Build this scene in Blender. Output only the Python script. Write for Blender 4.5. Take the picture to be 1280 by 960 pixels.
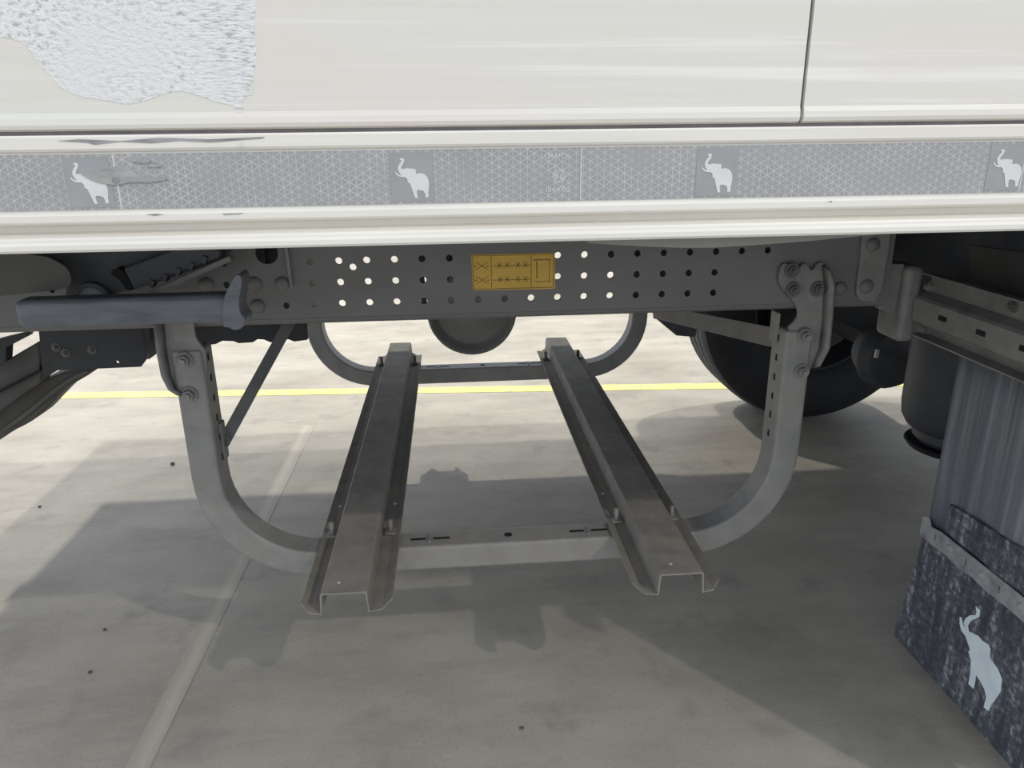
import bpy, bmesh, math, random
from mathutils import Vector, Matrix
random.seed(7)
for o in list(bpy.data.objects): bpy.data.objects.remove(o)
scn = bpy.context.scene
COL = scn.collection

# ------------------------------------------------------------------ camera
F = 930.0
CAM = Vector((0, -0.85, 1.2))
yc = Vector((560-640, 169-480, F)).normalized()
xc = Vector((14000-640, 2-480, F)); xc = (xc - yc*xc.dot(yc)).normalized()
zc = xc.cross(yc)
if zc.y > 0: zc = -zc
RM = Matrix((xc, yc, zc)).transposed()          # camera(x right,y down,z fwd) = RM @ world
cd = bpy.data.cameras.new('camera'); cam = bpy.data.objects.new('camera', cd); COL.objects.link(cam)
cd.sensor_width = 36; cd.lens = F/1280*36; cd.clip_start = 0.02
Rw = RM.transposed() @ Matrix(((1,0,0),(0,-1,0),(0,0,-1)))
cam.matrix_world = Matrix.Translation(CAM) @ Rw.to_4x4()
scn.camera = cam

def _ray(x, y): return RM.transposed() @ Vector(((x-640)/F, (y-480)/F, 1))
def atY(x, y, Y):
    d = _ray(x, y); return CAM + d*((Y-CAM.y)/d.y)
def atZ(x, y, Z):
    d = _ray(x, y); return CAM + d*((Z-CAM.z)/d.z)
def atX(x, y, X):
    d = _ray(x, y); return CAM + d*((X-CAM.x)/d.x)

# ------------------------------------------------------------------ world, lights, exposure
w = bpy.data.worlds.new('world'); scn.world = w; w.use_nodes = True
bg = w.node_tree.nodes['Background']
bg.inputs[0].default_value = (0.87, 0.94, 1.04, 1); bg.inputs[1].default_value = 0.92
scn.view_settings.view_transform = 'Standard'; scn.view_settings.look = 'None'
scn.view_settings.gamma = 1; scn.view_settings.exposure = 0.27; scn.view_settings.use_curve_mapping = False

def lamp(name, target, travel, power, col, radius=0.12, h=9.0):
    """A yard flood lamp: light reaching `target` travels along (tx, ty, -1)."""
    d = Vector((travel[0], travel[1], -1))
    l = bpy.data.lights.new(name, 'POINT'); l.energy = power; l.color = col; l.shadow_soft_size = radius
    o = bpy.data.objects.new(name, l); COL.objects.link(o)
    o.location = Vector(target) - d*h
    return o
WARM = (1.0, 0.945, 0.83)
lamp('flood_lamp', (-1.5, 2.2, 0), (0.06, -0.22, 0), 1000, WARM)
lamp('flood_lamp', (0, 1.6, 0), (0.42, -0.76, 0), 2000, WARM)
lamp('flood_lamp', (0.6, 2.0, 0), (-0.45, -0.40, 0), 1400, WARM)
lamp('flood_lamp', (0, 0.8, 0), (-0.78, 0.92, 0), 1200, (1.0, 0.90, 0.74))

# ------------------------------------------------------------------ materials
def new_mat(name):
    m = bpy.data.materials.new(name); m.use_nodes = True
    nt = m.node_tree; b = nt.nodes['Principled BSDF']
    return m, nt, b
def N(nt, kind, **kw):
    n = nt.nodes.new(kind)
    for k, v in kw.items(): setattr(n, k, v)
    return n
def mth(nt, op, a, b=None, c=None):
    n = N(nt, 'ShaderNodeMath', operation=op)
    for i, v in enumerate((a, b, c)):
        if v is None: continue
        if isinstance(v, (int, float)): n.inputs[i].default_value = v
        else: nt.links.new(v, n.inputs[i])
    return n.outputs[0]
def objco(nt, scale=(1,1,1)):
    t = N(nt, 'ShaderNodeTexCoord'); mp = N(nt, 'ShaderNodeMapping')
    nt.links.new(t.outputs['Object'], mp.inputs[0]); mp.inputs['Scale'].default_value = scale
    return mp.outputs[0]
def noise(nt, co, scale, detail=4, rough=.55):
    n = N(nt, 'ShaderNodeTexNoise'); nt.links.new(co, n.inputs['Vector'])
    n.inputs['Scale'].default_value = scale; n.inputs['Detail'].default_value = detail
    n.inputs['Roughness'].default_value = rough
    return n.outputs[0]
def ramp(nt, fac, stops):
    r = N(nt, 'ShaderNodeValToRGB'); nt.links.new(fac, r.inputs[0])
    e = r.color_ramp.elements
    while len(e) < len(stops): e.new(0.5)
    for el, (p, c) in zip(e, stops): el.position = p; el.color = (*c, 1)
    return r.outputs[0]
def mixc(nt, fac, a, b, mode='MIX'):
    n = N(nt, 'ShaderNodeMix', data_type='RGBA', blend_type=mode)
    for i, v in ((0, fac), (6, a), (7, b)):
        if isinstance(v, (int, float)): n.inputs[i].default_value = v
        elif isinstance(v, tuple): n.inputs[i].default_value = (*v, 1)
        else: nt.links.new(v, n.inputs[i])
    return n.outputs[2]
def bump(nt, b, h, strength=.3, dist=.002):
    n = N(nt, 'ShaderNodeBump'); n.inputs['Strength'].default_value = strength; n.inputs['Distance'].default_value = dist
    nt.links.new(h, n.inputs['Height']); nt.links.new(n.outputs[0], b.inputs['Normal'])
def simple(name, col, rough=.6, metal=0.0, var=.25, scale=18, stretch=(1,1,1), bmp=.12, fine=160, dust=None, dustamt=.5):
    m, nt, b = new_mat(name)
    co = objco(nt, stretch)
    n1 = noise(nt, co, scale, 5)
    lo = tuple(c*(1-var) for c in col); hi = tuple(min(1, c*(1+var)) for c in col)
    c = ramp(nt, n1, [(.3, lo), (.7, hi)])
    if dust:
        n2 = noise(nt, co, scale*.35, 6, .65)
        f = ramp(nt, n2, [(.42, (0,0,0)), (.72, (dustamt,)*3)])
        c = mixc(nt, f, c, dust)
    nt.links.new(c, b.inputs['Base Color'])
    b.inputs['Roughness'].default_value = rough; b.inputs['Metallic'].default_value = metal
    if bmp: bump(nt, b, noise(nt, objco(nt), fine, 3), bmp, .001)
    return m

M = {}
M['steel'] = simple('dusty_grey_steel', (.16, .158, .155), .55, 0.0, .18, 14, dust=(.24, .225, .2), dustamt=.5)
M['beam'] = simple('chassis_steel', (.165, .162, .16), .5, 0.0, .12, 9, stretch=(.6, 1, 1.6), dust=(.19, .18, .17), dustamt=.4)
M['hoopm'] = simple('galvanised_hoop', (.25, .248, .24), .5, 0.0, .15, 22, dust=(.33, .30, .26), dustamt=.6)
M['railm'] = simple('dusty_rail_steel', (.225, .213, .195), .8, 0.0, .14, 30, dust=(.38, .335, .28), dustamt=.6)
M['bracket'] = simple('bracket_steel', (.20, .197, .19), .5, 0.0, .2, 28, dust=(.33, .31, .28), dustamt=.6)
M['zinc'] = simple('zinc_bolt', (.55, .54, .50), .45, 0.2, .15, 60)
M['boltd'] = simple('dirty_bolt', (.13, .125, .12), .6, 0.0, .25, 90)
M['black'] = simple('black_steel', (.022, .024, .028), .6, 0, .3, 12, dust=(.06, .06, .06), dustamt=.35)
M['plastic'] = simple('dark_plastic', (.050, .056, .066), .55, 0, .25, 20, dust=(.11, .11, .11), dustamt=.45)
M['armm'] = simple('dark_arm_steel', (.06, .062, .062), .55, 0, .25, 10, dust=(.14, .12, .10), dustamt=.5)
M['olive'] = simple('olive_brown_plate', (.10, .10, .088), .6, 0, .15, 10)
M['rubber'] = simple('tyre_rubber', (.011, .012, .016), .7, 0, .25, 18, dust=(.03, .03, .036), dustamt=.4)
M['tread'] = simple('dusty_tread', (.07, .075, .085), .8, 0, .2, 25)
M['barm'] = simple('scuffed_grey_bar', (.14, .155, .18), .5, 0, .3, 26, stretch=(.5, 1, 2.5), dust=(.26, .28, .31), dustamt=.55)
M['tank'] = simple('grey_tank', (.13, .13, .125), .5, 0, .12, 12)
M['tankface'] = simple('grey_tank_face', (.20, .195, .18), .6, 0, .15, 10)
M['hole'] = simple('dark_opening', (.012, .012, .013), .9, 0, .1, 30, bmp=0)
M['white_p'] = simple('white_paint', (.86, .835, .77), .45, 0, .04, 12, stretch=(.3, 1, 6), bmp=.03, dust=(.77, .715, .66), dustamt=.6)
M['seal'] = simple('black_seal', (.18, .165, .165), .7, 0, .2, 20)
M['scratch'] = simple('bare_scratch', (.33, .33, .34), .6, 0, .4, 80, stretch=(.3, 1, 1))
M['scuff'] = simple('pale_scuff', (.385, .38, .375), .7, 0, .22, 110, stretch=(.4, 1, 1.5))
M['strip_m'] = simple('sagging_strip', (.30, .295, .27), .6, 0, .1, 10)
M['label'] = simple('amber_label', (.66, .42, .075), .6, 0, .08, 20, bmp=.02)
M['ink'] = simple('label_ink', (.22, .145, .035), .7, 0, .1, 20, bmp=0)
M['emb_bg'] = simple('emblem_square', (.36, .365, .375), .35, 0, .05, 40, bmp=.02)
M['emb'] = simple('emblem_pale', (.74, .745, .73), .4, 0, .04, 40, bmp=.02)
M['emb_big'] = simple('emblem_blue_white', (.80, .89, .98), .35, 0, .08, 25, bmp=.02)
M['alu'] = simple('dusty_aluminium', (.30, .315, .335), .5, .15, .3, 45, dust=(.5, .5, .5), dustamt=.6)
M['stone'] = simple('small_stone', (.10, .095, .09), .9, 0, .3, 90)
M['film'] = simple('tape_line', (.70, .70, .70), .4, 0, .03, 20, bmp=0)

# side panel: white with rolled-in horizontal streaks and pinkish grime
m, nt, b = new_mat('streaked_white_panel'); M['panel'] = m
st = ramp(nt, noise(nt, objco(nt, (.22, 1, 12)), 3.6, 4, .6), [(.34, (.745, .74, .67)), (.54, (.80, .785, .725)), (.62, (.91, .895, .85))])
pk = ramp(nt, noise(nt, objco(nt, (1.0, 1, 5)), 2.2, 3), [(.44, (0,0,0)), (.62, (.7,)*3)])
c = mixc(nt, pk, st, (.82, .745, .70))
nt.links.new(c, b.inputs['Base Color']); b.inputs['Roughness'].default_value = .42
bump(nt, b, noise(nt, objco(nt, (.6, 1, 8)), 10, 4), .15, .002)

# crusted patch on the panel
m, nt, b = new_mat('crusted_residue'); M['residue'] = m
co = objco(nt, (1, 1, 1.5))
n1 = noise(nt, co, 150, 3, .6)
co2 = objco(nt, (.45, 1, 2.2)); n2 = noise(nt, co2, 190, 2, .6)
tc = N(nt, 'ShaderNodeTexCoord'); sx = N(nt, 'ShaderNodeSeparateXYZ'); nt.links.new(tc.outputs['Object'], sx.inputs[0])
side = mth(nt, 'MULTIPLY', mth(nt, 'ADD', sx.outputs[0], .285), 16.0); side = mth(nt, 'MINIMUM', mth(nt, 'MAXIMUM', side, 0), 1)
n = N(nt, 'ShaderNodeMix'); nt.links.new(side, n.inputs[0]); nt.links.new(n1, n.inputs[2]); nt.links.new(n2, n.inputs[3])
patch = ramp(nt, noise(nt, objco(nt), 9, 3), [(.36, (0,0,0)), (.54, (1,1,1))])
speck = ramp(nt, n.outputs[0], [(.36, (.50, .50, .51)), (.45, (.76, .76, .76)), (.56, (.86, .86, .855))])
c = mixc(nt, patch, (.815, .815, .81), speck)
nt.links.new(c, b.inputs['Base Color']); b.inputs['Roughness'].default_value = .6
bump(nt, b, n.outputs[0], .7, .003)

# retro-reflective tape: triangular prism lattice
m, nt, b = new_mat('prismatic_tape'); M['tape'] = m
tc = N(nt, 'ShaderNodeTexCoord'); sx = N(nt, 'ShaderNodeSeparateXYZ'); nt.links.new(tc.outputs['Object'], sx.inputs[0])
P = .0078; lines = None
for a in (0, 60, 120):
    d = mth(nt, 'ADD', mth(nt, 'MULTIPLY', sx.outputs[0], math.cos(math.radians(a))/P), mth(nt, 'MULTIPLY', sx.outputs[2], math.sin(math.radians(a))/P))
    fr = mth(nt, 'ABSOLUTE', mth(nt, 'SUBTRACT', mth(nt, 'FRACT', d), .5))
    l = mth(nt, 'GREATER_THAN', fr, .44)
    lines = l if lines is None else mth(nt, 'MAXIMUM', lines, l)
var = ramp(nt, noise(nt, objco(nt, (1, 1, 2)), 6, 4), [(.3, (.33, .335, .35)), (.7, (.385, .385, .39))])
lf = mth(nt, 'MULTIPLY', lines, ramp(nt, noise(nt, objco(nt), 30, 2), [(.3, (.25,)*3), (.7, (.75,)*3)]))
c = mixc(nt, lf, var, (.62, .62, .62))
nt.links.new(c, b.inputs['Base Color']); b.inputs['Roughness'].default_value = .3

# rubber mud flap with dusty vertical runs
m, nt, b = new_mat('dusty_flap_rubber'); M['flap'] = m
run = noise(nt, objco(nt, (1, 30, 1.2)), 1.4, 5, .65)
c = ramp(nt, run, [(.36, (.10, .112, .14)), (.55, (.19, .20, .23)), (.72, (.34, .34, .345))])
nt.links.new(c, b.inputs['Base Color']); b.inputs['Roughness'].default_value = .55
bump(nt, b, noise(nt, objco(nt, (1, 14, 1)), 2.5, 3), .35, .006)
m, nt, b = new_mat('mud_caked_flap'); M['flap2'] = m
run = noise(nt, objco(nt, (1, 22, 2.5)), 1.8, 5, .7); sp = noise(nt, objco(nt, (1,1,1)), 70, 5, .7)
fac = mth(nt, 'MULTIPLY', run, sp)
c = ramp(nt, fac, [(.19, (.050, .056, .072)), (.28, (.11, .12, .145)), (.37, (.36, .37, .40))])
nt.links.new(c, b.inputs['Base Color']); b.inputs['Roughness'].default_value = .65
bump(nt, b, sp, .35, .003)

# concrete yard
m, nt, b = new_mat('worn_concrete'); M['ground'] = m
c1 = ramp(nt, noise(nt, objco(nt, (1, 1.6, 1)), 1.6, 7, .62), [(.32, (.31, .282, .24)), (.5, (.40, .37, .32)), (.68, (.48, .45, .39))])
st = ramp(nt, noise(nt, objco(nt, (.55, 2.2, 1)), 2.8, 6, .7), [(.48, (0,0,0)), (.72, (.6,)*3)])
c = mixc(nt, st, c1, (.27, .25, .22))
blot = ramp(nt, noise(nt, objco(nt), 7.5, 4, .6), [(.56, (0,0,0)), (.72, (.5,)*3)])
c = mixc(nt, blot, c, (.23, .215, .195))
spk = ramp(nt, noise(nt, objco(nt), 120, 2), [(.28, (.82,)*3), (.42, (1,1,1)), (.66, (1,1,1)), (.78, (1.15,)*3)])
c = mixc(nt, 1.0, c, spk, 'MULTIPLY')
nt.links.new(c, b.inputs['Base Color']); b.inputs['Roughness'].default_value = .62
bump(nt, b, noise(nt, objco(nt), 90, 5), .25, .003)

def paint(name, col, wear):
    m, nt, b = new_mat(name)
    f = ramp(nt, noise(nt, objco(nt), 14, 6, .7), [(wear-.12, (0,0,0)), (wear+.12, (1,1,1))])
    c = mixc(nt, f, col, (.42, .40, .355))
    nt.links.new(c, b.inputs['Base Color']); b.inputs['Roughness'].default_value = .6
    return m
M['yellow'] = paint('yellow_line_paint', (.80, .72, .22), .60)
m, nt, b = new_mat('worn_line_paint'); M['worn'] = m
tc = N(nt, 'ShaderNodeTexCoord'); sx = N(nt, 'ShaderNodeSeparateXYZ'); nt.links.new(tc.outputs['Object'], sx.inputs[0])
ed = mth(nt, 'MULTIPLY', mth(nt, 'ABSOLUTE', mth(nt, 'SUBTRACT', sx.outputs[0], -.664)), 42.0)
fac = mth(nt, 'ADD', mth(nt, 'MULTIPLY', ed, .55), mth(nt, 'MULTIPLY', noise(nt, objco(nt, (1, .6, 1)), 16, 5, .7), .8))
f = ramp(nt, fac, [(.45, (.15,)*3), (.85, (1,1,1))])
nt.links.new(mixc(nt, f, (.50, .465, .385), (.41, .38, .33)), b.inputs['Base Color']); b.inputs['Roughness'].default_value = .6

# ------------------------------------------------------------------ build helpers
def tag(o, label=None, cat=None, group=None, kind=None):
    if label: o['label'] = label
    if cat: o['category'] = cat
    if group: o['group'] = group
    if kind: o['kind'] = kind
    return o
def thing(name, loc, label, cat, group=None):
    o = bpy.data.objects.new(name, None); COL.objects.link(o); o.location = loc; o.empty_display_size = .05
    return tag(o, label, cat, group)
def wloc(o):
    v = Vector((0, 0, 0))
    while o is not None:
        v = v + o.location + (o.matrix_parent_inverse.translation if o.parent else Vector((0,0,0))); o = o.parent
    return v
def adopt(o, parent):
    if parent is not None:
        o.parent = parent; o.matrix_parent_inverse = Matrix.Translation(-wloc(parent))
    return o
def link(name, me, mat, parent=None, smooth=False):
    if mat is not None and not me.materials: me.materials.append(mat)
    if smooth:
        for p in me.polygons: p.use_smooth = True
    o = bpy.data.objects.new(name, me); COL.objects.link(o)
    return adopt(o, parent)
def from_bm(name, bm, mat, parent=None, smooth=False):
    bmesh.ops.recalc_face_normals(bm, faces=bm.faces)
    me = bpy.data.meshes.new(name); bm.to_mesh(me); bm.free()
    return link(name, me, mat, parent, smooth)
def bevel(o, wd, seg=2, ang=40):
    md = o.modifiers.new('bevel', 'BEVEL'); md.width = wd; md.segments = seg; md.limit_method = 'ANGLE'; md.angle_limit = math.radians(ang)
    return o
def bm_box(bm, a, c):
    x0, y0, z0 = a; x1, y1, z1 = c
    v = [bm.verts.new(p) for p in ((x0,y0,z0),(x1,y0,z0),(x1,y1,z0),(x0,y1,z0),(x0,y0,z1),(x1,y0,z1),(x1,y1,z1),(x0,y1,z1))]
    for f in ((0,3,2,1),(4,5,6,7),(0,1,5,4),(1,2,6,5),(2,3,7,6),(3,0,4,7)): bm.faces.new([v[i] for i in f])
def box(name, a, c, mat, parent=None, bv=0, seg=2):
    bm = bmesh.new(); bm_box(bm, a, c)
    o = from_bm(name, bm, mat, parent)
    if bv: bevel(o, bv, seg)
    return o
AX = {'Y': Matrix(((1,0,0,0),(0,0,1,0),(0,1,0,0),(0,0,0,1))),      # local (u,v,w) -> (X,Z,Y)
      'X': Matrix(((0,0,1,0),(1,0,0,0),(0,1,0,0),(0,0,0,1))),      # local (u,v,w) -> (Y,Z,X)
      'Z': Matrix.Identity(4)}
def plate(name, outline, holes, pos, thick, axis, mat, parent=None, bv=0):
    """Flat plate cut from a 2-D outline with real holes; lies in the plane normal to `axis`, front at pos, going +axis."""
    cu = bpy.data.curves.new(name, 'CURVE'); cu.dimensions = '2D'; cu.fill_mode = 'BOTH'; cu.extrude = thick/2
    for pts in [outline]+list(holes):
        s = cu.splines.new('POLY'); s.points.add(len(pts)-1); s.use_cyclic_u = True
        for p, q in zip(s.points, pts): p.co = (q[0], q[1], 0, 1)
    t = bpy.data.objects.new('tmp', cu)
    me = bpy.data.meshes.new_from_object(t)
    bpy.data.objects.remove(t); bpy.data.curves.remove(cu)
    me.materials.clear()
    off = {'Y': (0, pos+thick/2, 0), 'X': (pos+thick/2, 0, 0), 'Z': (0, 0, pos+thick/2)}[axis]
    me.transform(Matrix.Translation(off) @ AX[axis])
    bm = bmesh.new(); bm.from_mesh(me); bmesh.ops.remove_doubles(bm, verts=bm.verts, dist=1e-6)
    bmesh.ops.recalc_face_normals(bm, faces=bm.faces); bm.to_mesh(me); bm.free(); me.name = name
    o = link(name, me, mat, parent)
    if bv: bevel(o, bv, 2, 60)
    return o
def circ(cx, cy, r, n=14): return [(cx+r*math.cos(2*math.pi*i/n), cy+r*math.sin(2*math.pi*i/n)) for i in range(n)]
def pxY(pts, Y): return [(p.x, p.z) for p in (atY(x, y, Y) for x, y in pts)]
def pxX(pts, X): return [(p.y, p.z) for p in (atX(x, y, X) for x, y in pts)]
def smooth_poly(pts, it=2):
    for _ in range(it):
        q = []
        for i, p in enumerate(pts):
            n = pts[(i+1) % len(pts)]
            q += [(p[0]*.75+n[0]*.25, p[1]*.75+n[1]*.25), (p[0]*.25+n[0]*.75, p[1]*.25+n[1]*.75)]
        pts = q
    return pts
def lathe(name, prof, axis, origin, mat, parent=None, n=40, smooth=True):
    """prof: (radius, along) pairs revolved about an axis through origin."""
    bm = bmesh.new(); rings = []
    A = {'X': (Vector((0,1,0)), Vector((0,0,1)), Vector((1,0,0))), 'Y': (Vector((1,0,0)), Vector((0,0,1)), Vector((0,1,0))), 'Z': (Vector((1,0,0)), Vector((0,1,0)), Vector((0,0,1)))}[axis]
    og = Vector(origin)
    for r, t in prof:
        if r < 1e-6: rings.append([bm.verts.new(og+A[2]*t)])
        else: rings.append([bm.verts.new(og+A[2]*t+A[0]*r*math.cos(2*math.pi*i/n)+A[1]*r*math.sin(2*math.pi*i/n)) for i in range(n)])
    for a, c in zip(rings, rings[1:]):
        for i in range(n):
            j = (i+1) % n
            if len(a) == 1 and len(c) == 1: continue
            if len(a) == 1: bm.faces.new((a[0], c[i], c[j]))
            elif len(c) == 1: bm.faces.new((a[i], a[j], c[0]))
            else: bm.faces.new((a[i], a[j], c[j], c[i]))
    o = from_bm(name, bm, mat, parent, smooth)
    if smooth:
        md = o.modifiers.new('edges', 'EDGE_SPLIT'); md.split_angle = math.radians(38)
    return o
def extrude_profile(name, prof, axis, a, c, mat, parent=None, closed=True):
    """prof 2-D points swept from a to c: axis X -> prof (Y,Z); axis Y -> prof (X,Z)."""
    bm = bmesh.new(); r = []
    for t in (a, c):
        r.append([bm.verts.new((t, p[0], p[1]) if axis == 'X' else (p[0], t, p[1])) for p in prof])
    n = len(prof)
    for i in range(n if closed else n-1):
        j = (i+1) % n; bm.faces.new((r[0][i], r[0][j], r[1][j], r[1][i]))
    if closed: bm.faces.new(r[0]); bm.faces.new(r[1])
    return from_bm(name, bm, mat, parent)
def sheet(o, t, off=0):
    md = o.modifiers.new('thickness', 'SOLIDIFY'); md.thickness = t; md.offset = off; return o
def bar(name, p, q, wd, th, mat, parent=None, up=(0,0,1), bv=0):
    p, q = Vector(p), Vector(q); d = (q-p).normalized(); s = d.cross(Vector(up)).normalized(); u = s.cross(d)
    bm = bmesh.new(); vs = []
    for e in (p, q):
        vs.append([bm.verts.new(e+s*a*th/2+u*c*wd/2) for a, c in ((-1,-1),(1,-1),(1,1),(-1,1))])
    for i in range(4): bm.faces.new((vs[0][i], vs[0][(i+1)%4], vs[1][(i+1)%4], vs[1][i]))
    bm.faces.new(vs[0]); bm.faces.new(vs[1])
    o = from_bm(name, bm, mat, parent)
    if bv: bevel(o, bv)
    return o
def tube(name, pts, r, mat, parent=None, n=10):
    pts = [Vector(p) for p in pts]; bm = bmesh.new(); rings = []
    for i, p in enumerate(pts):
        d = (pts[min(i+1, len(pts)-1)]-pts[max(i-1, 0)]).normalized()
        s = d.cross(Vector((0,0,1)) if abs(d.z) < .9 else Vector((1,0,0))).normalized(); u = s.cross(d)
        rings.append([bm.verts.new(p+s*r*math.cos(2*math.pi*k/n)+u*r*math.sin(2*math.pi*k/n)) for k in range(n)])
    for a, c in zip(rings, rings[1:]):
        for k in range(n): bm.faces.new((a[k], a[(k+1)%n], c[(k+1)%n], c[k]))
    bm.faces.new(rings[0]); bm.faces.new(rings[-1])
    return from_bm(name, bm, mat, parent, True)

# a hex bolt head with washer and stub, facing -Y (made once, shared)
def bolt_mesh(name, wr, hr, hh, stub, mat, n_hex=6):
    bm = bmesh.new()
    def cyl(r, y0, y1, n, rot=0):
        a = [bm.verts.new((r*math.cos(2*math.pi*i/n+rot), y0, r*math.sin(2*math.pi*i/n+rot))) for i in range(n)]
        c = [bm.verts.new((r*.94*math.cos(2*math.pi*i/n+rot), y1, r*.94*math.sin(2*math.pi*i/n+rot))) for i in range(n)]
        for i in range(n): bm.faces.new((a[i], a[(i+1)%n], c[(i+1)%n], c[i]))
        bm.faces.new(c)
    cyl(wr, 0, -.003, 20); cyl(hr, -.003, -.003-hh, n_hex, .3)
    if stub: cyl(hr*.55, -.003-hh, -.003-hh-stub, 12)
    bmesh.ops.recalc_face_normals(bm, faces=bm.faces)
    me = bpy.data.meshes.new(name); bm.to_mesh(me); bm.free(); me.materials.append(mat)
    return me
BM_BRK = bolt_mesh('flange_bolt', .017, .0115, .009, .007, M['bracket'])
BM_BRD = bolt_mesh('dirty_flange_bolt', .016, .0105, .008, .006, M['boltd'])
def dome_mesh(r, h, mat):
    bm = bmesh.new(); rings = []
    for k in range(5):
        a = k/4*math.pi/2*.96
        rings.append([bm.verts.new((r*math.cos(a)*math.cos(2*math.pi*i/18), -h*math.sin(a), r*math.cos(a)*math.sin(2*math.pi*i/18))) for i in range(18)])
    for a, c in zip(rings, rings[1:]):
        for i in range(18): bm.faces.new((a[i], a[(i+1)%18], c[(i+1)%18], c[i]))
    bm.faces.new(rings[-1]); bmesh.ops.recalc_face_normals(bm, faces=bm.faces)
    me = bpy.data.meshes.new('rivet_head'); bm.to_mesh(me); bm.free(); me.materials.append(mat)
    for p in me.polygons: p.use_smooth = True
    return me
RIVET = dome_mesh(.0145, .008, M['beam']); RIVET_S = dome_mesh(.0052, .0018, M['zinc']); RIVET_A = dome_mesh(.009, .004, M['alu'])
def inst(name, me, loc, parent, rot=(0,0,0)):
    o = bpy.data.objects.new(name, me); COL.objects.link(o); o.location = loc; o.rotation_euler = rot
    return adopt(o, parent)

ELE = [(92,92),(104,89),(114,90),(119,98),(112,116),(99,131),(97,143),(112,146),(124,141),(140,142),(181,146),(184,170),(200,168),(215,168),(232,174),(246,186),(254,202),(257,222),(255,245),(250,268),(252,292),(232,296),(231,276),(224,262),(208,257),(190,255),(181,260),(184,280),(188,296),(170,297),(162,272),(152,240),(143,217),(132,217),(130,196),(116,186),(98,187),(80,182),(66,172),(61,160),(66,160),(76,171),(96,178),(86,163),(78,148),(80,132),(90,118),(101,106),(104,99),(94,100)]
ELE = [((x-30)/255, 1-(y-65)/255) for x, y in ELE]

# ------------------------------------------------------------------ ground and its markings
bm = bmesh.new(); nx = 60
gx = [-30+70*i/nx for i in range(nx+1)]; gy = [-25+60*i/nx for i in range(nx+1)]
vv = [[bm.verts.new((x, y, 0)) for x in gx] for y in gy]
for j in range(nx):
    for i in range(nx): bm.faces.new((vv[j][i], vv[j][i+1], vv[j+1][i+1], vv[j+1][i]))
tag(from_bm('floor', bm, M['ground']), 'worn pale concrete yard under the trailer', kind='structure')
def stripe(name, a, c, wd, mat, z=.0015):
    a, c = Vector(a), Vector(c); d = (c-a).normalized(); s = Vector((-d.y, d.x, 0))*wd/2
    return plate(name, [tuple((a-s)[:2]), tuple((c-s)[:2]), tuple((c+s)[:2]), tuple((a+s)[:2])], [], 0.0002, z, 'Z', mat)
dx = Vector((1.024+1.94, 2.579-2.788, 0)).normalized(); c0 = Vector((-.48, 2.69, 0))
tag(stripe('trim_1', c0-dx*14, c0+dx*14, .088, M['yellow']), 'yellow line painted across the concrete behind the trailer', kind='structure')
tag(stripe('trim_2', (-.672, .1, 0), (-.655, 2.25, 0), .050, M['worn'], .001), 'faded worn line running away under the left hoop arm', kind='structure')

# ------------------------------------------------------------------ trailer body
XL, XR, YF, ZB, ZT = -1.55, 5.2, 2.41, 1.085, 3.95
tb = thing('trailer_body', (1.5, 1.2, ZB), 'white box trailer body with grey reflective tape along its lower rail', 'trailer')
def panel(x0, x1):
    prof = [(.03, 1.2085), (.004, 1.2085), (-.0015, 1.2105), (-.0030, 1.2145), (-.0022, 1.2205), (0, 1.2260), (0, ZT), (.03, ZT)]
    return extrude_profile('side_panel', prof, 'X', x0, x1, M['panel'], tb)
XJ = .392
panel(XL, XJ-.0022); panel(XJ+.0022, XR)
extrude_profile('panel_joint_seal', [(.006, 1.2), (.006, ZT), (.02, ZT), (.02, 1.2)], 'X', XJ-.006, XJ+.006, M['seal'], tb)
railp = [(.03, 1.207), (.010, 1.207), (.010, 1.2045), (-.0025, 1.2045), (-.0045, 1.2025), (-.0045, 1.191), (-.003, 1.1885), (0, 1.187), (0, 1.1265), (-.003, 1.125), (-.0045, 1.123), (-.0045, 1.1165),
         (-.003, 1.1145), (.014, 1.1105), (.0145, 1.1045), (.008, 1.1025), (-.001, 1.0995), (-.002, 1.0975), (-.008, 1.0955), (-.0105, 1.0925), (-.0105, 1.0875), (-.0085, 1.0848), (-.004, ZB-.0005), (.03, ZB)]
rail = extrude_profile('bottom_rail', railp, 'X', XL, XR, M['white_p'], tb)
extrude_profile('seam_seal', [(.004, 1.2044), (.004, 1.2096), (.012, 1.2096), (.012, 1.2044)], 'X', XL, XR, M['seal'], tb)
box('far_side_panel', (XL, YF-.03, ZB), (XR, YF, ZT), M['panel'], tb)
box('end_wall', (XL, .03, ZB), (XL+.03, YF-.03, ZT), M['panel'], tb)
box('end_wall', (XR-.03, .03, ZB), (XR, YF-.03, ZT), M['panel'], tb)
box('roof', (XL, 0, ZT), (XR, YF, ZT+.04), M['panel'], tb)
box('floor_underside', (XL+.03, .03, 1.10), (XR-.03, YF-.03, 1.16), M['plastic'], tb)
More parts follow.
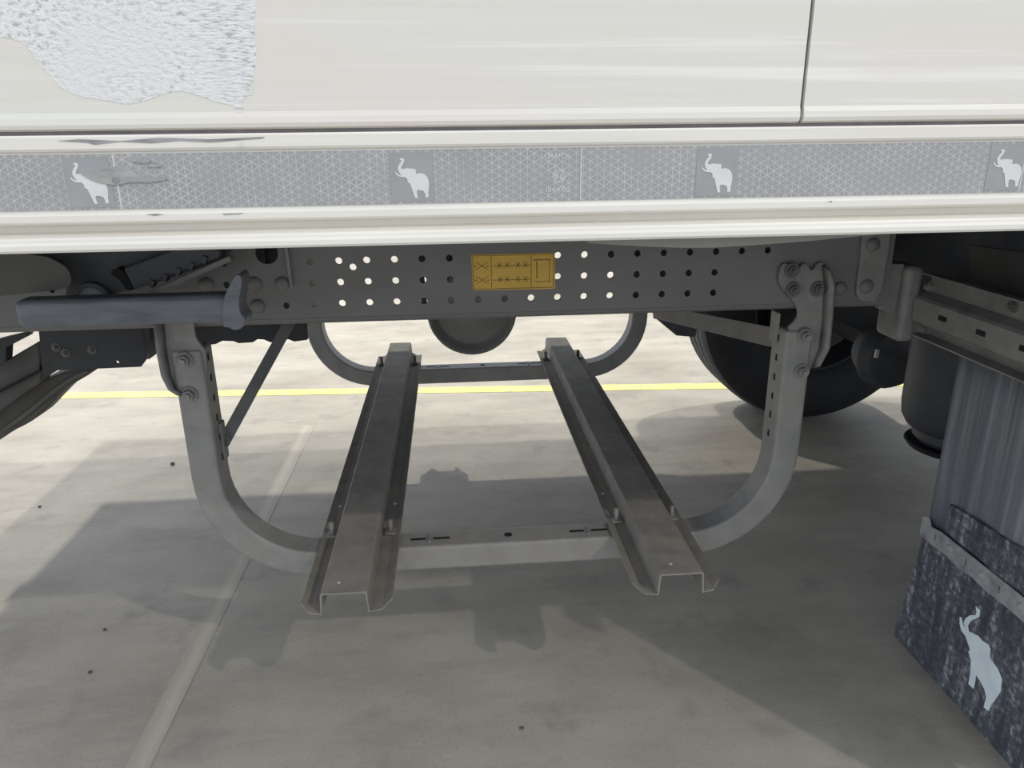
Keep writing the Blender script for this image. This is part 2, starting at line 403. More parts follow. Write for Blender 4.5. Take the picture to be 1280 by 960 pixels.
# tape and emblems
tape = box('reflective_tape', (XL+.02, -.0011, 1.1285), (XR-.02, .0002, 1.1855), M['tape'], tb)
tag(tape, 'grey prismatic reflective tape')
for i, X in enumerate((-.381, -.041, .300, .645, .990)):
    hw = .0235
    sq = plate('emblem_square', [(X-hw, 1.131), (X+hw, 1.131), (X+hw, 1.183), (X-hw, 1.183)], [], -.0016, .0006, 'Y', M['emb_bg'], tape)
    plate('elephant_emblem', [(X-hw+u*2*hw, 1.130+v*.052) for u, v in ELE], [], -.0022, .0007, 'Y', M['emb'], tape)
for X in (-.352, .1455, .665):
    box('tape_joint', (X-.0006, -.0018, 1.129), (X+.0006, -.001, 1.185), M['film'], tape)
def text(name, body, size, loc, mat, parent):
    cu = bpy.data.curves.new(name, 'FONT'); cu.body = body; cu.size = size; cu.extrude = .0002; cu.align_x = 'CENTER'
    t = bpy.data.objects.new('tmp', cu); me = bpy.data.meshes.new_from_object(t)
    bpy.data.objects.remove(t); me.materials.clear()
    me.transform(Matrix.Translation(loc) @ Matrix.Rotation(math.pi/2, 4, 'X'))
    return link(name, me, mat, parent)
text('tape_print', 'ORAFOL', .0075, (.119, -.0014, 1.1745), M['film'], tape)
text('tape_print', 'E1', .0085, (.121, -.0014, 1.1525), M['film'], tape)
plate('tape_print', circ(.121, 1.1553, .0068, 24), [circ(.121, 1.1553, .0060, 24)], -.0015, .0004, 'Y', M['film'], tape)
text('tape_print', '104 R-00', .0075, (.119, -.0014, 1.1385), M['film'], tape)
# crusted patch, scratches, scuffs
pts = [(-40,-60),(318,-60),(320,0),(317,40),(321,70),(316,100),(318,118),(303,121),(304,143),(296,143),(294,132),(270,128),(245,118),(225,113),(205,117),(180,127),(158,131),(130,125),(100,121),(75,110),(62,92),(48,82),(38,62),(22,48),(-40,44)]
plate('residue_patch', smooth_poly(pxY(pts, 0), 1), [], -.0005, .0008, 'Y', M['residue'], tb)
pts = [(72,176),(100,174),(150,176),(200,172),(260,174),(331,171),(328,173),(262,178),(225,176),(190,179),(150,177),(118,181),(108,178)]
plate('scratch', pxY(pts, -.005), [], -.0052, .0009, 'Y', M['scratch'], tb)
pts = [(297,181),(303,177),(305,183),(298,185)]
plate('scratch', pxY(pts, -.005), [], -.0052, .0009, 'Y', M['film'], tb)
pts = smooth_poly([(97,214),(120,213),(140,209),(160,207),(166,214),(180,222),(205,222),(212,224),(190,228),(165,227),(150,231),(128,230),(112,224)], 1)
plate('scuff', pxY(pts, -.001), [], -.0031, .0022, 'Y', M['scuff'], tape)
pts = smooth_poly([(134,216),(142,213),(152,217),(148,221),(152,226),(146,230),(140,226),(144,221)], 1)
plate('scuff', pxY(pts, -.001), [], -.0036, .0007, 'Y', M['scratch'], tape)
for pts in ([(160,200),(172,197),(190,199),(186,205),(172,203)], [(182,206),(196,203),(205,207),(192,210)]):
    plate('scuff', pxY(smooth_poly(pts, 1), -.001), [], -.0028, .002, 'Y', M['scuff'], tape)
for pts in ([(182,268),(195,267),(205,268),(194,270)], [(278,267),(305,266),(300,268),(280,269)], [(1033,252),(1040,251),(1040,253)]):
    plate('scratch', pxY(pts, -.0045), [], -.0049, .0009, 'Y', M['scratch'], tb)

# sagging strip under the rail
bot = [(735,303),(770,305.5),(810,307.5),(850,309),(890,308.8),(930,306.5),(970,303.5),(1010,300.5),(1050,296.5),(1090,293),(1125,289)]
low = pxY(bot, .05); up = [(x, 1.10) for x, z in reversed(low)]
tag(plate('edge_strip', low+up, [], .045, .02, 'Y', M['strip_m'], None), 'pale grey strip sagging in a shallow bow below the white rail', 'strip')

# ------------------------------------------------------------------ chassis beams
WY = .556
BS = (WY+.85)/1.47           # beam sizes were measured for a plane 1.47 m away
BB = 1.2-(1.2-.846)*BS
def beam(loc, label):
    return thing('chassis_beam', loc, label, 'beam', 'lengthwise chassis beams')
cb = beam((0, WY, BB), 'near dark grey chassis beam punched with three rows of round holes')
ZR = [1.2-(1.2-z)*BS for z in (.971, .929, .887)]; PX = .0537*BS
holes = []
for k in range(-1, 17):
    X = -.221*BS + k*PX
    for r, z in enumerate(ZR):
        if r < 2 and .03 < X < .185: continue          # behind the amber label
        if k >= 15 and r > 0: continue
        holes.append(circ(X, z, .0066, 14))
p = atY(441, 334, WY); holes.append(circ(p.x, p.z, .0066))
for px in ((388,327),(391,380),(358,382),(280,329),(283,356),(65,362)):
    p = atY(*px, WY); holes.append(circ(p.x, p.z, .0062))
p = atY(333, 316, WY); holes.append(circ(p.x, p.z, .021, 24))
holes = [h for i, h in enumerate(holes) if all(math.dist(h[0], g[0]) > .016 for g in holes[:i])]
BX0, BX1 = -1.5, .905*BS
web = plate('web', [(BX0, BB+.012), (BX1, BB+.012), (BX1, 1.10), (BX0, 1.10)], holes, WY, .006, 'Y', M['beam'], cb)
fl = [(WY, BB+.0125)]
for k in range(7):
    a = math.pi + k/6*math.pi/2
    fl.append((WY+.012+.012*math.cos(a), .012+BB+.012*math.sin(a)))
fl += [(WY+.085, BB), (WY+.085, BB+.006), (WY+.014, BB+.006), (WY+.006, BB+.012)]
fo = extrude_profile('bottom_flange', fl, 'X', BX0, BX1, M['beam'], cb)
for px in ((318,355),(353,355),(322,383),(258,356),(1050,360.5)):
    p = atY(*px, WY); inst('rivet', RIVET, (p.x, WY, p.z), cb)
# stepped plate edge on the left
pl = pxY([(180,290),(357,290),(360,318),(366,355),(361,362),(250,366),(180,370)], WY-.004)
# right end plate with two rivets
pl = smooth_poly(pxY([(1078,285),(1113,285),(1113,300),(1108,330),(1100,377),(1076,377),(1070,368),(1072,350),(1077,315)], WY-.008), 1)
plate('end_plate', pl, [], WY-.008, .008, 'Y', M['bracket'], cb, .001)
for px in ((1091,306),(1083,358)):
    p = atY(*px, WY-.008); inst('rivet', RIVET, (p.x, WY-.008, p.z), cb)
bar('plate_edge', atY(356,292,WY-.002), atY(365,358,WY-.002), .006, .012, M['bracket'], cb, up=(1,0,0))
# amber instruction label
lab = plate('instruction_label', pxY([(591,363),(694,361),(693.5,316),(589,318.5)], WY-.0012), [], WY-.0012, .0014, 'Y', M['label'], cb)
tag(lab, 'amber instruction label with small axle pictograms')
L0 = atY(590, 363, WY); L1 = atY(694, 316, WY)
def ink(u0, v0, u1, v1, t=.0006):
    a = Vector((L0.x+(L1.x-L0.x)*u0, WY-.0014, L0.z+(L1.z-L0.z)*v0)); c = Vector((L0.x+(L1.x-L0.x)*u1, WY-.0014, L0.z+(L1.z-L0.z)*v1))
    bm_l.append((a, c, t))
def flush(name):
    bm = bmesh.new()
    for a, c, t in bm_l:
        d = (c-a).normalized(); s = Vector((-d.z, 0, d.x))*t
        vs = [bm.verts.new(q) for q in (a-s, c-s, c+s, a+s)]; bm.faces.new(vs)
        vs2 = [bm.verts.new(q+Vector((0, -.0003, 0))) for q in (a-s, c-s, c+s, a+s)]; bm.faces.new(vs2)
    from_bm(name, bm, M['ink'], lab)
bm_l = []
for u in (.235, .71): ink(u, .06, u, .94)
ink(.02, .03, .98, .03); ink(.02, .97, .98, .97); ink(.02, .03, .02, .97); ink(.98, .03, .98, .97)
flush('label_frame')
bm_l = []
for v in (.28, .68):
    ink(.25, v, .70, v)
    for u in (.31, .40, .53, .62): 
        ink(u, v-.07, u+.05, v+.09); ink(u, v+.09, u+.05, v-.07)
    ink(.05, v-.10, .20, v+.12); ink(.05, v+.12, .20, v-.10); ink(.04, v, .06, v, .0012); ink(.185, v, .205, v, .0012)
ink(.74, .82, .95, .82, .001); ink(.78, .30, .78, .78, .001); ink(.76, .20, .95, .20); ink(.93, .2, .93, .8)
flush('label_pictogram')

fb = beam((0, 1.79, .846), 'far dark chassis beam hidden behind the pierced near beam')
FWY = 1.785
plate('web', [(BX0, .852), (1.7, .852), (1.7, 1.10), (BX0, 1.10)], [], FWY-.006, .006, 'Y', M['beam'], fb)
box('bottom_flange', (BX0, FWY-.085, .846), (1.7, FWY, .852), M['beam'], fb)

# things glimpsed behind the near beam
cm = thing('cross_member', (.7, 1.0, .8), 'black cross member seen through the right-hand beam holes', 'beam')
ca = atY(778, 340, .98).x; cz = atY(760, 331, .95); cx_ = atY(744, 331, .95).x
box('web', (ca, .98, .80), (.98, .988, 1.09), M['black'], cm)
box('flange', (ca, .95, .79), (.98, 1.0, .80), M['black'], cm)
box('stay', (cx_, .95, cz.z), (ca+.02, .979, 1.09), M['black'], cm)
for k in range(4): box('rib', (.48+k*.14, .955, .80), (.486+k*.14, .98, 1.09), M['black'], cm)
bb = thing('battery_tray', (-.6, .95, .78), 'black ribbed tray with notched lower edge behind left hoop arm', 'tray')
q = [(190,404),(196,428),(204,430),(214,426),(226,430),(250,429),(262,431),(270,430),(278,426),(292,426.5),(298,429),(316,428),(322,424),(330,424.5),(338,428),(352,427),(360,424),(368,427),(384,425),(387,404)]
pts = pxY(q, .95); top = [(x, 1.08) for x, z in (pts[-1], pts[0])]
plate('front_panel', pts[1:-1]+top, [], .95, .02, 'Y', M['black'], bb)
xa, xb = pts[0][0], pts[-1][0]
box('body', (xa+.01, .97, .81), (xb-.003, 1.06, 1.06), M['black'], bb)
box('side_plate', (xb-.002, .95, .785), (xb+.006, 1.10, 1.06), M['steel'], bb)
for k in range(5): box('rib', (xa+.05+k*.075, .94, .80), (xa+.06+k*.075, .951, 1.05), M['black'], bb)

# air tank hung across the frame
at_ = thing('air_tank', (.055, 1.2, .59), 'round grey air tank with dished end below the pierced beam', 'tank')
p = atY(590, 390, 1.2); R = .127
lathe('shell', [(R*.985, 0), (R, .012), (R, .5), (R*.6, .56), (0, .58)], 'Y', (p.x, 1.2, p.z), M['tank'], at_)
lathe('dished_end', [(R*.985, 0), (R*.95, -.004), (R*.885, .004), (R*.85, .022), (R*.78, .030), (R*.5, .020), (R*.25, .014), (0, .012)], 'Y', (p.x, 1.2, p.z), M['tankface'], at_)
bar('hanger', (p.x-.06, 1.3, p.z+R*.8), (p.x-.085, 1.3, 1.09), .03, .03, M['black'], at_)
bar('hanger', (p.x+.06, 1.3, p.z+R*.8), (p.x+.06, 1.3, 1.09), .03, .03, M['black'], at_)
vb = thing('valve_block', (-.03, 1.0, .9), 'small black valve block behind the beam holes left of the label', 'valve')
a = atY(518, 334, 1.0); c = atY(560, 312, 1.0)
box('body', (a.x, 1.0, a.z), (c.x, 1.05, 1.09), M['black'], vb, .004)
bar('pipe', atY(531, 385, 1.0), atY(526, 340, 1.0), .014, .022, M['black'], vb)
bar('pipe', atY(556, 372, 1.0), atY(556, 326, 1.0), .02, .02, M['black'], vb)

# ------------------------------------------------------------------ U-shaped carrier hoops
HX0, HX1, HZ0, HT, HR = -.535, .715, .320, .057, .235
def hoop_path(off):
    """(X,Z) of the U, `off` metres in from its outer edge."""
    pts = [(HX0+off, .822), (HX0+off, .70), (HX0+off, HZ0+HR)]
    r = HR-off
    for k in range(1, 12):
        a = math.pi + k/12*math.pi/2; pts.append((HX0+HR+r*math.cos(a), HZ0+HR+r*math.sin(a)))
    pts.append((HX0+HR, HZ0+off)); pts.append((HX1-HR, HZ0+off))
    for k in range(1, 12):
        a = 1.5*math.pi + k/12*math.pi/2; pts.append((HX1-HR+r*math.cos(a), HZ0+HR+r*math.sin(a)))
    pts += [(HX1-off, HZ0+HR), (HX1-off, .70), (HX1-off, .822)]
    return pts
HY = .54
def make_hoop(y0, y1, label, near):
    h = thing('carrier_hoop', (.09, (y0+y1)/2, HZ0), label, 'hoop', 'U-shaped carrier hoops')
    bm = bmesh.new(); o_, i_ = hoop_path(0), hoop_path(HT)
    rows = [[bm.verts.new((p[0], y, p[1])) for p in path] for path, y in ((o_, y0), (i_, y0), (i_, y1), (o_, y1))]
    n = len(o_)
    for a in range(4):
        c = (a+1) % 4
        for k in range(n-1): bm.faces.new((rows[a][k], rows[a][k+1], rows[c][k+1], rows[c][k]))
    for k in (0, n-1): bm.faces.new([rows[a][k] for a in range(4)])
    t = from_bm('tube', bm, M['hoopm'], h); bevel(t, .007, 3, 50)
    zt = HZ0+HT
    ym = (y0+y1)/2
    for X in (-.072, .272):
        for sgn, ln in ((-1, .032), (1, .036)):
            box('slot', (X+sgn*.008 if sgn > 0 else X-.008-ln, ym-.004, zt-.002), (X+.008+ln if sgn > 0 else X-.008, ym+.004, zt+.0006), M['hole'], t)
        box('cross_weld', (X-.004, ym-.017, zt-.001), (X+.004, ym+.017, zt+.004), M['bracket'], t, .002)
    plate('round_hole', circ(.098, ym, .009, 16), [], zt-.002, .0026, 'Z', M['hole'], t)
    for sx, Xi in ((1, HX0+HT), (-1, HX1-HT)):
        for k in range(6):
            z = .80-k*.042
            a, c = sorted((Xi-sx*.001, Xi+sx*.0006))
            box('arm_slot', (a, ym-.004, z-.007), (c, ym+.004, z+.007), M['hole'], t)
    return h
BRY = .546
nh = make_hoop(HY, .607, 'near U-shaped carrier hoop bolted to the pierced beam, brackets showing', True)
fh = make_hoop(1.80, 1.867, 'far U-shaped carrier hoop standing in front of the yellow line', False)
# brackets that hold the hoop arms to the chassis web
def bracket(px, Yp, parent, flange_px, bolts):
    b_ = plate('mounting_bracket', smooth_poly(pxY(px, Yp), 1), [], Yp, .009, 'Y', M['bracket'], parent, .0015)
    for x, y, me, Yb in bolts:
        p = atY(x, y, Yb); inst('bolt', me, (p.x, Yb, p.z), b_)
    # bent flange leaning toward the viewer
    if flange_px:
        bm = bmesh.new(); A = [atY(x, y, Yp) for x, y in flange_px[0]]; B = [atY(x, y, Yp-.022) for x, y in flange_px[1]]
        va = [bm.verts.new(v) for v in A]; vb_ = [bm.verts.new(v) for v in B]
        for i in range(len(va)-1): bm.faces.new((va[i], va[i+1], vb_[i+1], vb_[i]))
        f = from_bm('bracket_flange', bm, M['bracket'], b_, True); sheet(f, .006)
    return b_
RB = [(976,334),(980,329),(987,330),(991,338),(999,338),(1002,330),(1009,329),(1012,337),(1018,337),(1021,329),(1030,328),(1034,334),(1034,380),(1030,440),(1019,462),(985,462),(985,410),(992,404),(999,394),(996,382),(986,370),(977,360),(973,350)]
bracket(RB, BRY, nh, ([(1029,331),(1031,352),(1029,400),(1025,435),(1016,460)], [(1038,340),(1043,356),(1040,400),(1036,436),(1024,458)]),
        [(991,362,BM_BRD,BRY),(1022,361,BM_BRD,BRY),(990,338,BM_BRD,BRY),(1006,420,BM_BRK,HY),(1002,464,BM_BRK,HY)])
LB = [(196,396),(243,396),(242,412),(245,424),(252,432),(258,440),(258,492),(226,494),(214,488),(206,470),(200,440)]
bracket(LB, BRY, nh, ([(203,400),(207,440),(212,468),(219,486),(230,494)], [(193,404),(197,440),(203,470),(212,487),(222,493)]),
        [(231,450,BM_BRK,HY),(237,493,BM_BRK,HY)])
# far brackets (same shape, plain) up to the far beam
for X in (HX0, HX1-.06): box('mounting_bracket', (X, 1.785, .72), (X+.06, 1.80, 1.0), M['bracket'], fh, .004)
# diagonal braces
p0 = atY(278, 556, .60); p1 = atY(368, 392, .80)
b1 = bar('brace', p0, p1, .006, .024, M['steel'], nh, up=(0, 1, 0))
q0 = atY(978, 424, .60); q1 = atY(818, 389, 1.25)
b2 = bar('brace', q0, q1, .042, .008, M['steel'], nh)
a = atY(276, 555, .585); inst('bolt', BM_BRD, (p0.x+.004, .592, p0.z+.012), nh)
box('brace_tab', (HX1-HT-.004, .575, .785), (HX1-HT+.001, .612, .85), M['bracket'], nh, .002)
box('brace_tab', (HX0+HT-.001, .575, .58), (HX0+HT+.005, .600, .66), M['bracket'], nh, .002)
a = atY(846, 474, .60)

# ------------------------------------------------------------------ the two hat-section support rails
def hat_rail(cx, label):
    z0, z1 = .378, .420; ya, yb = .322, 2.03
    r = thing('support_rail', (cx, (ya+yb)/2, z0), label, 'rail', 'hat-section support rails')
    cols = [(-.084, z0+.006, .030), (-.066, z0, .006), (-.043, z0, 0), (-.0405, z1-.003, 0), (-.038, z1, 0), (.038, z1, 0), (.0405, z1-.003, 0), (.043, z0, 0), (.066, z0, .006), (.084, z0+.006, .030)]
    bm = bmesh.new(); ys = [0, .25, .5, .75, 1]
    g = []
    for t in ys:
        row = []
        for u, z, ch in cols:
            y = ya+(yb-ya)*t + (ch if t == 0 else -ch*.6 - (.04 if abs(u) > .05 else 0) if t == 1 else 0)
            row.append(bm.verts.new((cx+u, y, z)))
        g.append(row)
    for a, c in zip(g, g[1:]):
        for k in range(len(cols)-1): bm.faces.new((a[k], a[k+1], c[k+1], c[k]))
    o = from_bm('hat_profile', bm, M['railm'], r); sheet(o, .0035, 0)
    for y in (.60, 1.865):
        for s in (-1, 1):
            X = cx+s*.062
            st = tube('stud', [(X, y, z0-.01), (X, y, z0+.014), (X+s*.001, y+.002, z0+.034)], .0055, M['bracket'] if y < 1 else M['boltd'], r, 10)
            bm = bmesh.new(); bm_box(bm, (X-.012, y-.012, z0+.002), (X+.012, y+.012, z0+.009)); nu = from_bm('nut', bm, M['bracket'] if y < 1 else M['boltd'], r); bevel(nu, .003)
    for u, y in ((-.066, .737), (.062, .737)):
        inst('rivet', RIVET_S, (cx+u, y, z0+.002), r, (-math.pi/2, 0, 0))
    inst('rivet', RIVET_S, (cx-.012, .355, z1+.002), r, (-math.pi/2, 0, 0)).scale = (.7, .7, .7)
    return r
hat_rail(-.2185, 'left hat-section steel rail lying across both hoops')
hat_rail(.404, 'right hat-section steel rail lying across both hoops')

# ------------------------------------------------------------------ wheel, axle and suspension on the far side
WX, WZ, WR, WY0, WY1 = 1.521, .505, .505, 2.05, 2.39
wh = thing('wheel', (WX, (WY0+WY1)/2, 0), 'large black tyre on far side standing right of the hoops', 'wheel')
ty = lathe('tyre', [(.28, .03), (.30, .012), (.36, 0), (.43, .004), (.475, .018), (.492, .034)], 'Y', (WX, WY0, WZ), M['rubber'], wh, 72)
td = lathe('tread', [(.492, .034), (.499, .045), (.504, .07), (.505, .10), (.498, .104), (.498, .112), (.505, .116), (.505, .165), (.498, .169), (.498, .177), (.505, .181), (.505, .225), (.498, .229), (.498, .237), (.505, .241), (.504, .275), (.499, .295), (.48, .32), (.42, .338), (.30, .33)], 'Y', (WX, WY0, WZ), M['tread'], wh, 72)
lathe('rim', [(.285, .03), (.27, .028), (.262, .05), (.255, .12), (.22, .16), (.12, .17), (0, .17)], 'Y', (WX, WY0, WZ), M['black'], wh, 48)
lathe('brake_disc', [(0, .05), (.20, .05), (.205, .06), (.205, .10), (.19, .11)], 'Y', (WX, WY0, WZ), M['black'], wh, 40)
nw = wh.copy(); COL.objects.link(nw); nw.location.y = .19
nw['label'] = 'near black tyre almost wholly hidden behind the mud flap'
for ch in list(wh.children):
    c_ = ch.copy(); COL.objects.link(c_); c_.parent = nw
    c_.matrix_parent_inverse = Matrix.Rotation(math.pi, 4, 'Z') @ ch.matrix_parent_inverse
for o in (wh, nw): o['group'] = 'tyres on the rear axle'
ax = thing('axle', (WX, 1.2, .42), 'black axle tube with brake chamber between the wheels', 'axle')
tube('axle_tube', [(WX, .45, WZ), (WX, 2.045, WZ)], .07, M['black'], ax, 24)
p = atY(1112, 446, 1.25)
lathe('brake_chamber', [(0, -.05), (.05, -.05), (.085, -.035), (.10, -.005), (.103, .0), (.103, .012), (.095, .02), (.08, .08), (0, .085)], 'Y', (p.x, 1.25, p.z), M['plastic'], ax, 32)
a = atY(1097, 437, 1.18); c = atY(1095, 447, 1.18)
bar('bolt', a, c, .006, .010, M['zinc'], ax, up=(0,1,0))
a = atY(1045, 400, 1.5); c = atY(1100, 440, 1.3)
bar('trailing_arm', (1.15, 1.45, .72), (WX, 1.45, WZ+.05), .12, .07, M['black'], ax)
hb = thing('suspension_hanger', (.95, 1.4, .6), 'black suspension hanger bracket hanging behind the right brace', 'bracket')
pts = pxY([(815,380),(822,400),(846,420),(870,422),(873,400),(900,380)], 1.3)
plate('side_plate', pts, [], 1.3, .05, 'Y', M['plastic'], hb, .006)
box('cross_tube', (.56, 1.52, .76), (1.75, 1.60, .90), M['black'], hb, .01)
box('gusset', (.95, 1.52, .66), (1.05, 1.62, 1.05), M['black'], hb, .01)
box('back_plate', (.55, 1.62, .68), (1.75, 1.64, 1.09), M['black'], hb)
asp = thing('air_spring', (1.20, .80, .50), 'black rubber air spring with rounded base beside the mud flap', 'air spring')
A0 = atY(1139, 500, .80); ar = .135; axx = A0.x+ar
zb = atY(1165, 537, .80).z
lathe('bellow', [(0, 1.05), (ar, 1.05), (ar, .80), (ar*1.0, zb+.06), (ar*.97, zb+.03), (ar*.88, zb+.008), (ar*.78, zb), (0, zb)], 'Z', (axx, .80, 0), M['plastic'], asp, 40)
lathe('piston', [(ar*.74, zb+.001), (ar*.74, zb-.022), (ar*.66, zb-.034), (0, zb-.034)], 'Z', (axx, .80, 0), M['plastic'], asp, 32)
lathe('base_plate', [(0, zb-.034), (ar*.84, zb-.036), (ar*.86, zb-.040), (ar*.80, zb-.050), (0, zb-.050)], 'Z', (axx, .80, 0), M['rubber'], asp, 32)

# ------------------------------------------------------------------ mud flap and its carrier rail (right)
FX = 1.0
mf = thing('mud_flap', (FX, .28, .07), 'black rubber mud flap with metal strip and pale elephant emblem', 'mud flap')
plate('upper_panel', [(-.02, .818), (.86, .818), (.86, 1.09), (-.02, 1.09)], [], FX+.002, .006, 'X', M['plastic'], mf)
plate('panel_patch', pxX([(1212,306),(1330,322),(1330,440),(1212,395)], FX+.001), [], FX-.0005, .003, 'X', M['armm'], mf, .001)
# main sheet, gently ribbed
bm = bmesh.new(); rows = []
NY, NZ = 48, 4
for j in range(NZ+1):
    z = .372+(.815-.372)*j/NZ; row = []
    for i in range(NY+1):
        y = .502-(.502+.02)*i/NY
        row.append(bm.verts.new((FX+.006+.003*math.sin((.5-y)*52)*math.exp(-((y-.40)/.2)**2)+.002*math.sin((.5-y)*23), y, z)))
    rows.append(row)
for a, c in zip(rows, rows[1:]):
    for i in range(NY): bm.faces.new((a[i], a[i+1], c[i+1], c[i]))
o = from_bm('main_sheet', bm, M['flap'], mf, True); sheet(o, .006)
plate('stiffener_plate', pxX([(1187,630),(1300,700),(1300,760),(1183,664)], FX-.006), [], FX-.007, .006, 'X', M['flap2'], mf, .001)
# lower flap
low = [(.55, .085), (.535, .16), (.515, .30), (.508, .385), (-.02, .385), (-.02, .07), (.545, .072)]
plate('lower_flap', low, [], FX+.002, .005, 'X', M['flap2'], mf, .001)
# aluminium strip with slots, rivets
sp = []
for y in (.512, .504, .47, .43, .38, .34, .30, .25, .2, .1, -.01): sp.append((y, .362+.003*math.sin(y*61)+.002*math.sin(y*143)))
sp += [(-.01, .404), (.15, .404), (.45, .402), (.482, .396), (.492, .412), (.512, .404)]
sl = [[(y-.002, .374), (y+.002, .374), (y+.002, .389), (y-.002, .389)] for y in (.463, .365, .270)]
ms = plate('metal_strip', sp, sl, FX-.005, .004, 'X', M['alu'], mf, .0008)
tag(ms, 'dusty dented aluminium strip with slots')
for y in (.415, .318, .215, .12): inst('rivet', RIVET_A, (FX-.005, y, .383), ms, (0, 0, -math.pi/2))
el = [(atX(x, y, FX).y, atX(x, y, FX).z) for x, y in [(1219,758),(1224,763),(1223,771),(1213,776),(1209,782),(1210,789),(1222,795),(1227,801),(1235,806),(1237,812),(1236,822),(1246,836),(1251,848),(1250,864),(1245,872),(1238,881),(1235,889),(1229,884),(1232,872),(1230,862),(1225,852),(1219,843),(1218,852),(1216,861),(1210,855),(1212,842),(1213,826),(1210,815),(1212,812),(1206,795),(1201,788),(1199,780),(1199,771),(1201,772),(1203,781),(1207,786),(1204,779),(1206,773),(1212,769),(1219,769),(1220,765)]]
emb = plate('elephant_emblem', el, [], FX+.0008, .0015, 'X', M['emb_big'], mf)
tag(emb, 'pale blue-white elephant emblem')

cr = thing('flap_carrier_rail', (.93, .3, .80), 'grey slotted hat-section rail carrying the mud flap', 'rail')
prof = [(.922, .931), (.948, .929), (.949, .893), (.925, .884), (.920, .880), (.920, .838), (.925, .834), (.949, .826), (.949, .809), (.922, .806)]
o = extrude_profile('hat_profile', prof, 'Y', -.02, .545, M['bracket'], cr, closed=False); sheet(o, .003, 0)
for y in (.452, .345, .24): box('slot', (.917, y-.012, .855), (.9205, y+.012, .865), M['hole'], cr, .003)
for px, X in (((1163,359),.944),((1265,382),.944),((1155,412),.944)):
    p = atX(*px, X); inst('bolt', BM_BRD if px[0] > 1200 else BM_BRK, (.948, p.y, p.z), cr, (0, 0, -math.pi/2)).scale = (.8, .8, .8)
# folded end bracket with rounded nose and the plate back to the chassis
P0 = atY(1112, 431, .55); P1 = atY(1147, 333, .55)
o = box('end_bracket', (.899, .552, .786), (.938, .64, .942), M['bracket'], cr); bevel(o, .013, 5)
pts = pxY([(1098,345),(1116,330),(1130,330),(1130,398),(1112,392),(1098,386)], .572)
plate('link_plate', pts, [], .572, .012, 'Y', M['bracket'], cr, .001)

# ------------------------------------------------------------------ left-hand gear in front of and behind the beam
gb = thing('guard_bar', (-.53, .40, .91), 'scuffed blue-grey bar with crimped upturned end on the left', 'bar')
o = box('bar', (-.708, .385, .909), (-.362, .435, .9555), M['barm'], gb); bevel(o, .011, 4)
pts = smooth_poly(pxY([(280,374),(288,356),(297,341),(304,345),(303,360),(300,375),(301,390),(309,397),(305,409),(294,412),(286,407),(280,408)], .385), 1)
o = plate('crimped_end', pts, [], .377, .05, 'Y', M['barm'], gb); bevel(o, .005, 3, 50)
lp = thing('hinge_housing', (-.6, .50, .93), 'dark housing with arched opening and ribbed diagonal arm on the left', 'housing')
pts = pxY([(40,300),(150,300),(290,306),(280,325),(200,352),(150,366),(138,372),(130,360),(120,356),(108,356),(97,362),(88,374),(80,372),(85,350),(76,335),(55,325)], .50)
plate('housing_plate', pts, [], .50, .02, 'Y', M['plastic'], lp, .004)
p = atY(113, 375, .485)
ring = [(p.x+.034*math.cos(a), p.z+.030*math.sin(a)) for a in [math.pi*k/14 for k in range(15)]]
ring2 = [(p.x+.026*math.cos(a), p.z+.021*math.sin(a)) for a in [math.pi*k/14 for k in range(15)]]
plate('arch_ring', ring+ring2[::-1], [], .485, .02, 'Y', M['plastic'], lp, .002)
plate('pivot_disc', circ(p.x-.004, p.z-.006, .026, 24), [], .495, .008, 'Y', M['barm'], lp, .002)
bar('diagonal_arm', atY(165, 347, .48), atY(275, 306, .48), .040, .03, M['plastic'], lp, up=(0,0,1), bv=.004)
bar('arm_edge', atY(188, 367, .475), atY(290, 322, .475), .010, .02, M['bracket'], lp, bv=.002)
for k in range(6):
    t = k/5; a = atY(190+82*t, 358-37*t, .47); bar('rib', a, a+Vector((.006, 0, .012)), .008, .02, M['plastic'], lp, bv=.001)
for pp in ([(138,338),(150,334),(162,352),(168,362),(158,364),(150,350),(140,345)],):
    plate('slot', smooth_poly(pxY(pp, .478), 1), [], .4785, .021, 'Y', M['hole'], lp)
sp_ = pxY([(-40,312),(52,318),(80,331),(88,342),(89,356),(80,361),(40,366),(0,370),(-40,376)], .44)
tag(plate('side_plate', smooth_poly(sp_, 1), [], .44, .012, 'Y', M['olive'], None, .002), 'olive-brown steel plate at the far left above the grey bar', 'plate')

bp = thing('mounting_plate', (-.8, .75, .74), 'black steel plate with one drilled hole under the grey bar', 'plate')
pts = pxY([(47,400),(188,400),(185,436),(183,449),(176,458.5),(120,461),(72,463),(54,474),(51,440)], .72)
hp = atY(146.5, 453, .72)
plate('plate', pts, [circ(hp.x, hp.z, .0036, 12)], .72, .006, 'Y', M['black'], bp, .001)
box('hanger', (-.95, .727, .86), (-.80, .735, 1.10), M['black'], bp)
a = atY(185, 449, .72); box('side_flange', (a.x-.004, .72, a.z), (a.x+.003, .80, .90), M['plastic'], bp)
for px in ((70,434),(82,441),(115,437)):
    p = atY(*px, .72); inst('bolt', BM_BRD, (p.x, .72, p.z), bp).scale = (.6, .6, .6)
sa = thing('landing_gear', (-1.4, 1.0, .45), 'dark folded steel landing gear arm slanting down at the left edge', 'landing gear')
pts = pxY([(-240,566),(-80,492),(0,455),(48,427),(51,478),(0,514),(-80,560),(-240,652)], .95)
plate('upper_beam', pts, [], .95, .05, 'Y', M['armm'], sa, .004)
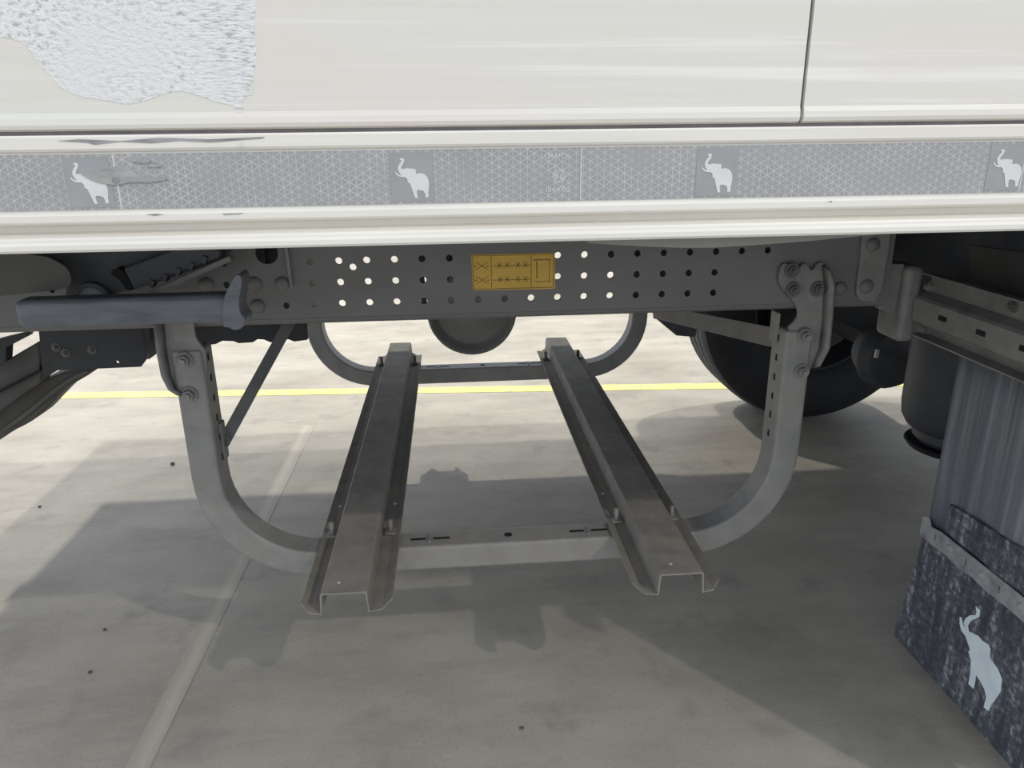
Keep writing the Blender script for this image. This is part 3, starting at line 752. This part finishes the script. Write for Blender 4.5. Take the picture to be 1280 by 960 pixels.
pts = pxY([(-200,560),(-80,517),(0,487.5),(51,461.5),(54,463.5),(0,491),(-80,523),(-200,566)], .93)
plate('beam_ridge', pts, [], .93, .03, 'Y', M['hole'], sa)
pts = pxY([(-80,540),(0,505),(54,474),(88,463),(125,459),(104,473),(86,482),(68,499),(50,519),(36,529),(14,540),(0,550),(-80,600),(-255,708),(-275,690)], 1.02)
plate('lower_arm', smooth_poly(pts, 1), [], 1.02, .08, 'Y', M['armm'], sa, .012)
pts = pxY([(0,537),(30,516),(60,490),(90,470),(110,462),(112,465),(92,474),(64,495),(34,521),(0,543)], 1.01)
plate('arm_fold', smooth_poly(pts, 1), [], 1.008, .02, 'Y', M['olive'], sa, .003)
pts = pxY([(-30,432),(0,424),(34,416),(33,421),(8,434),(7,452),(0,456),(-30,470)], .90)
plate('pivot_bracket', pts, [], .90, .03, 'Y', M['black'], sa, .003)

lo_ = atY(-262, 700, 1.05)
o = box('foot_plate', (lo_.x-.12, .96, .0005), (lo_.x+.10, 1.18, .02), M['armm'], sa, .004)
box('foot_post', (lo_.x-.03, 1.02, .02), (lo_.x+.03, 1.10, max(lo_.z+.05, .08)), M['armm'], sa, .004)
pa = atY(-60, 470, .98)
box('upright', (pa.x-.05, .96, pa.z-.03), (pa.x+.03, 1.04, 1.10), M['armm'], sa, .004)
# ------------------------------------------------------------------ crumbs of grit on the concrete
def stone(px, s, label):
    p = atZ(*px, 0); bm = bmesh.new(); bmesh.ops.create_icosphere(bm, subdivisions=2, radius=s)
    for v in bm.verts: v.co = v.co*(1+random.uniform(-.25, .25)); v.co.z = v.co.z*.6
    lo = min(v.co.z for v in bm.verts)
    for v in bm.verts: v.co += Vector((p.x, p.y, -lo))
    tag(from_bm('pebble', bm, M['stone']), label, 'pebble', 'grit on the concrete')
stone((652, 911), .0048, 'dark pebble on the concrete low in the middle')
stone((131, 788), .0045, 'dark pebble on the concrete at lower left')
stone((50, 634), .005, 'dark pebble on pale concrete at the left edge')
stone((216, 581), .009, 'larger dark crumb beside the left hoop arm')
stone((113, 841), .0045, 'small crumb near the bottom left corner')
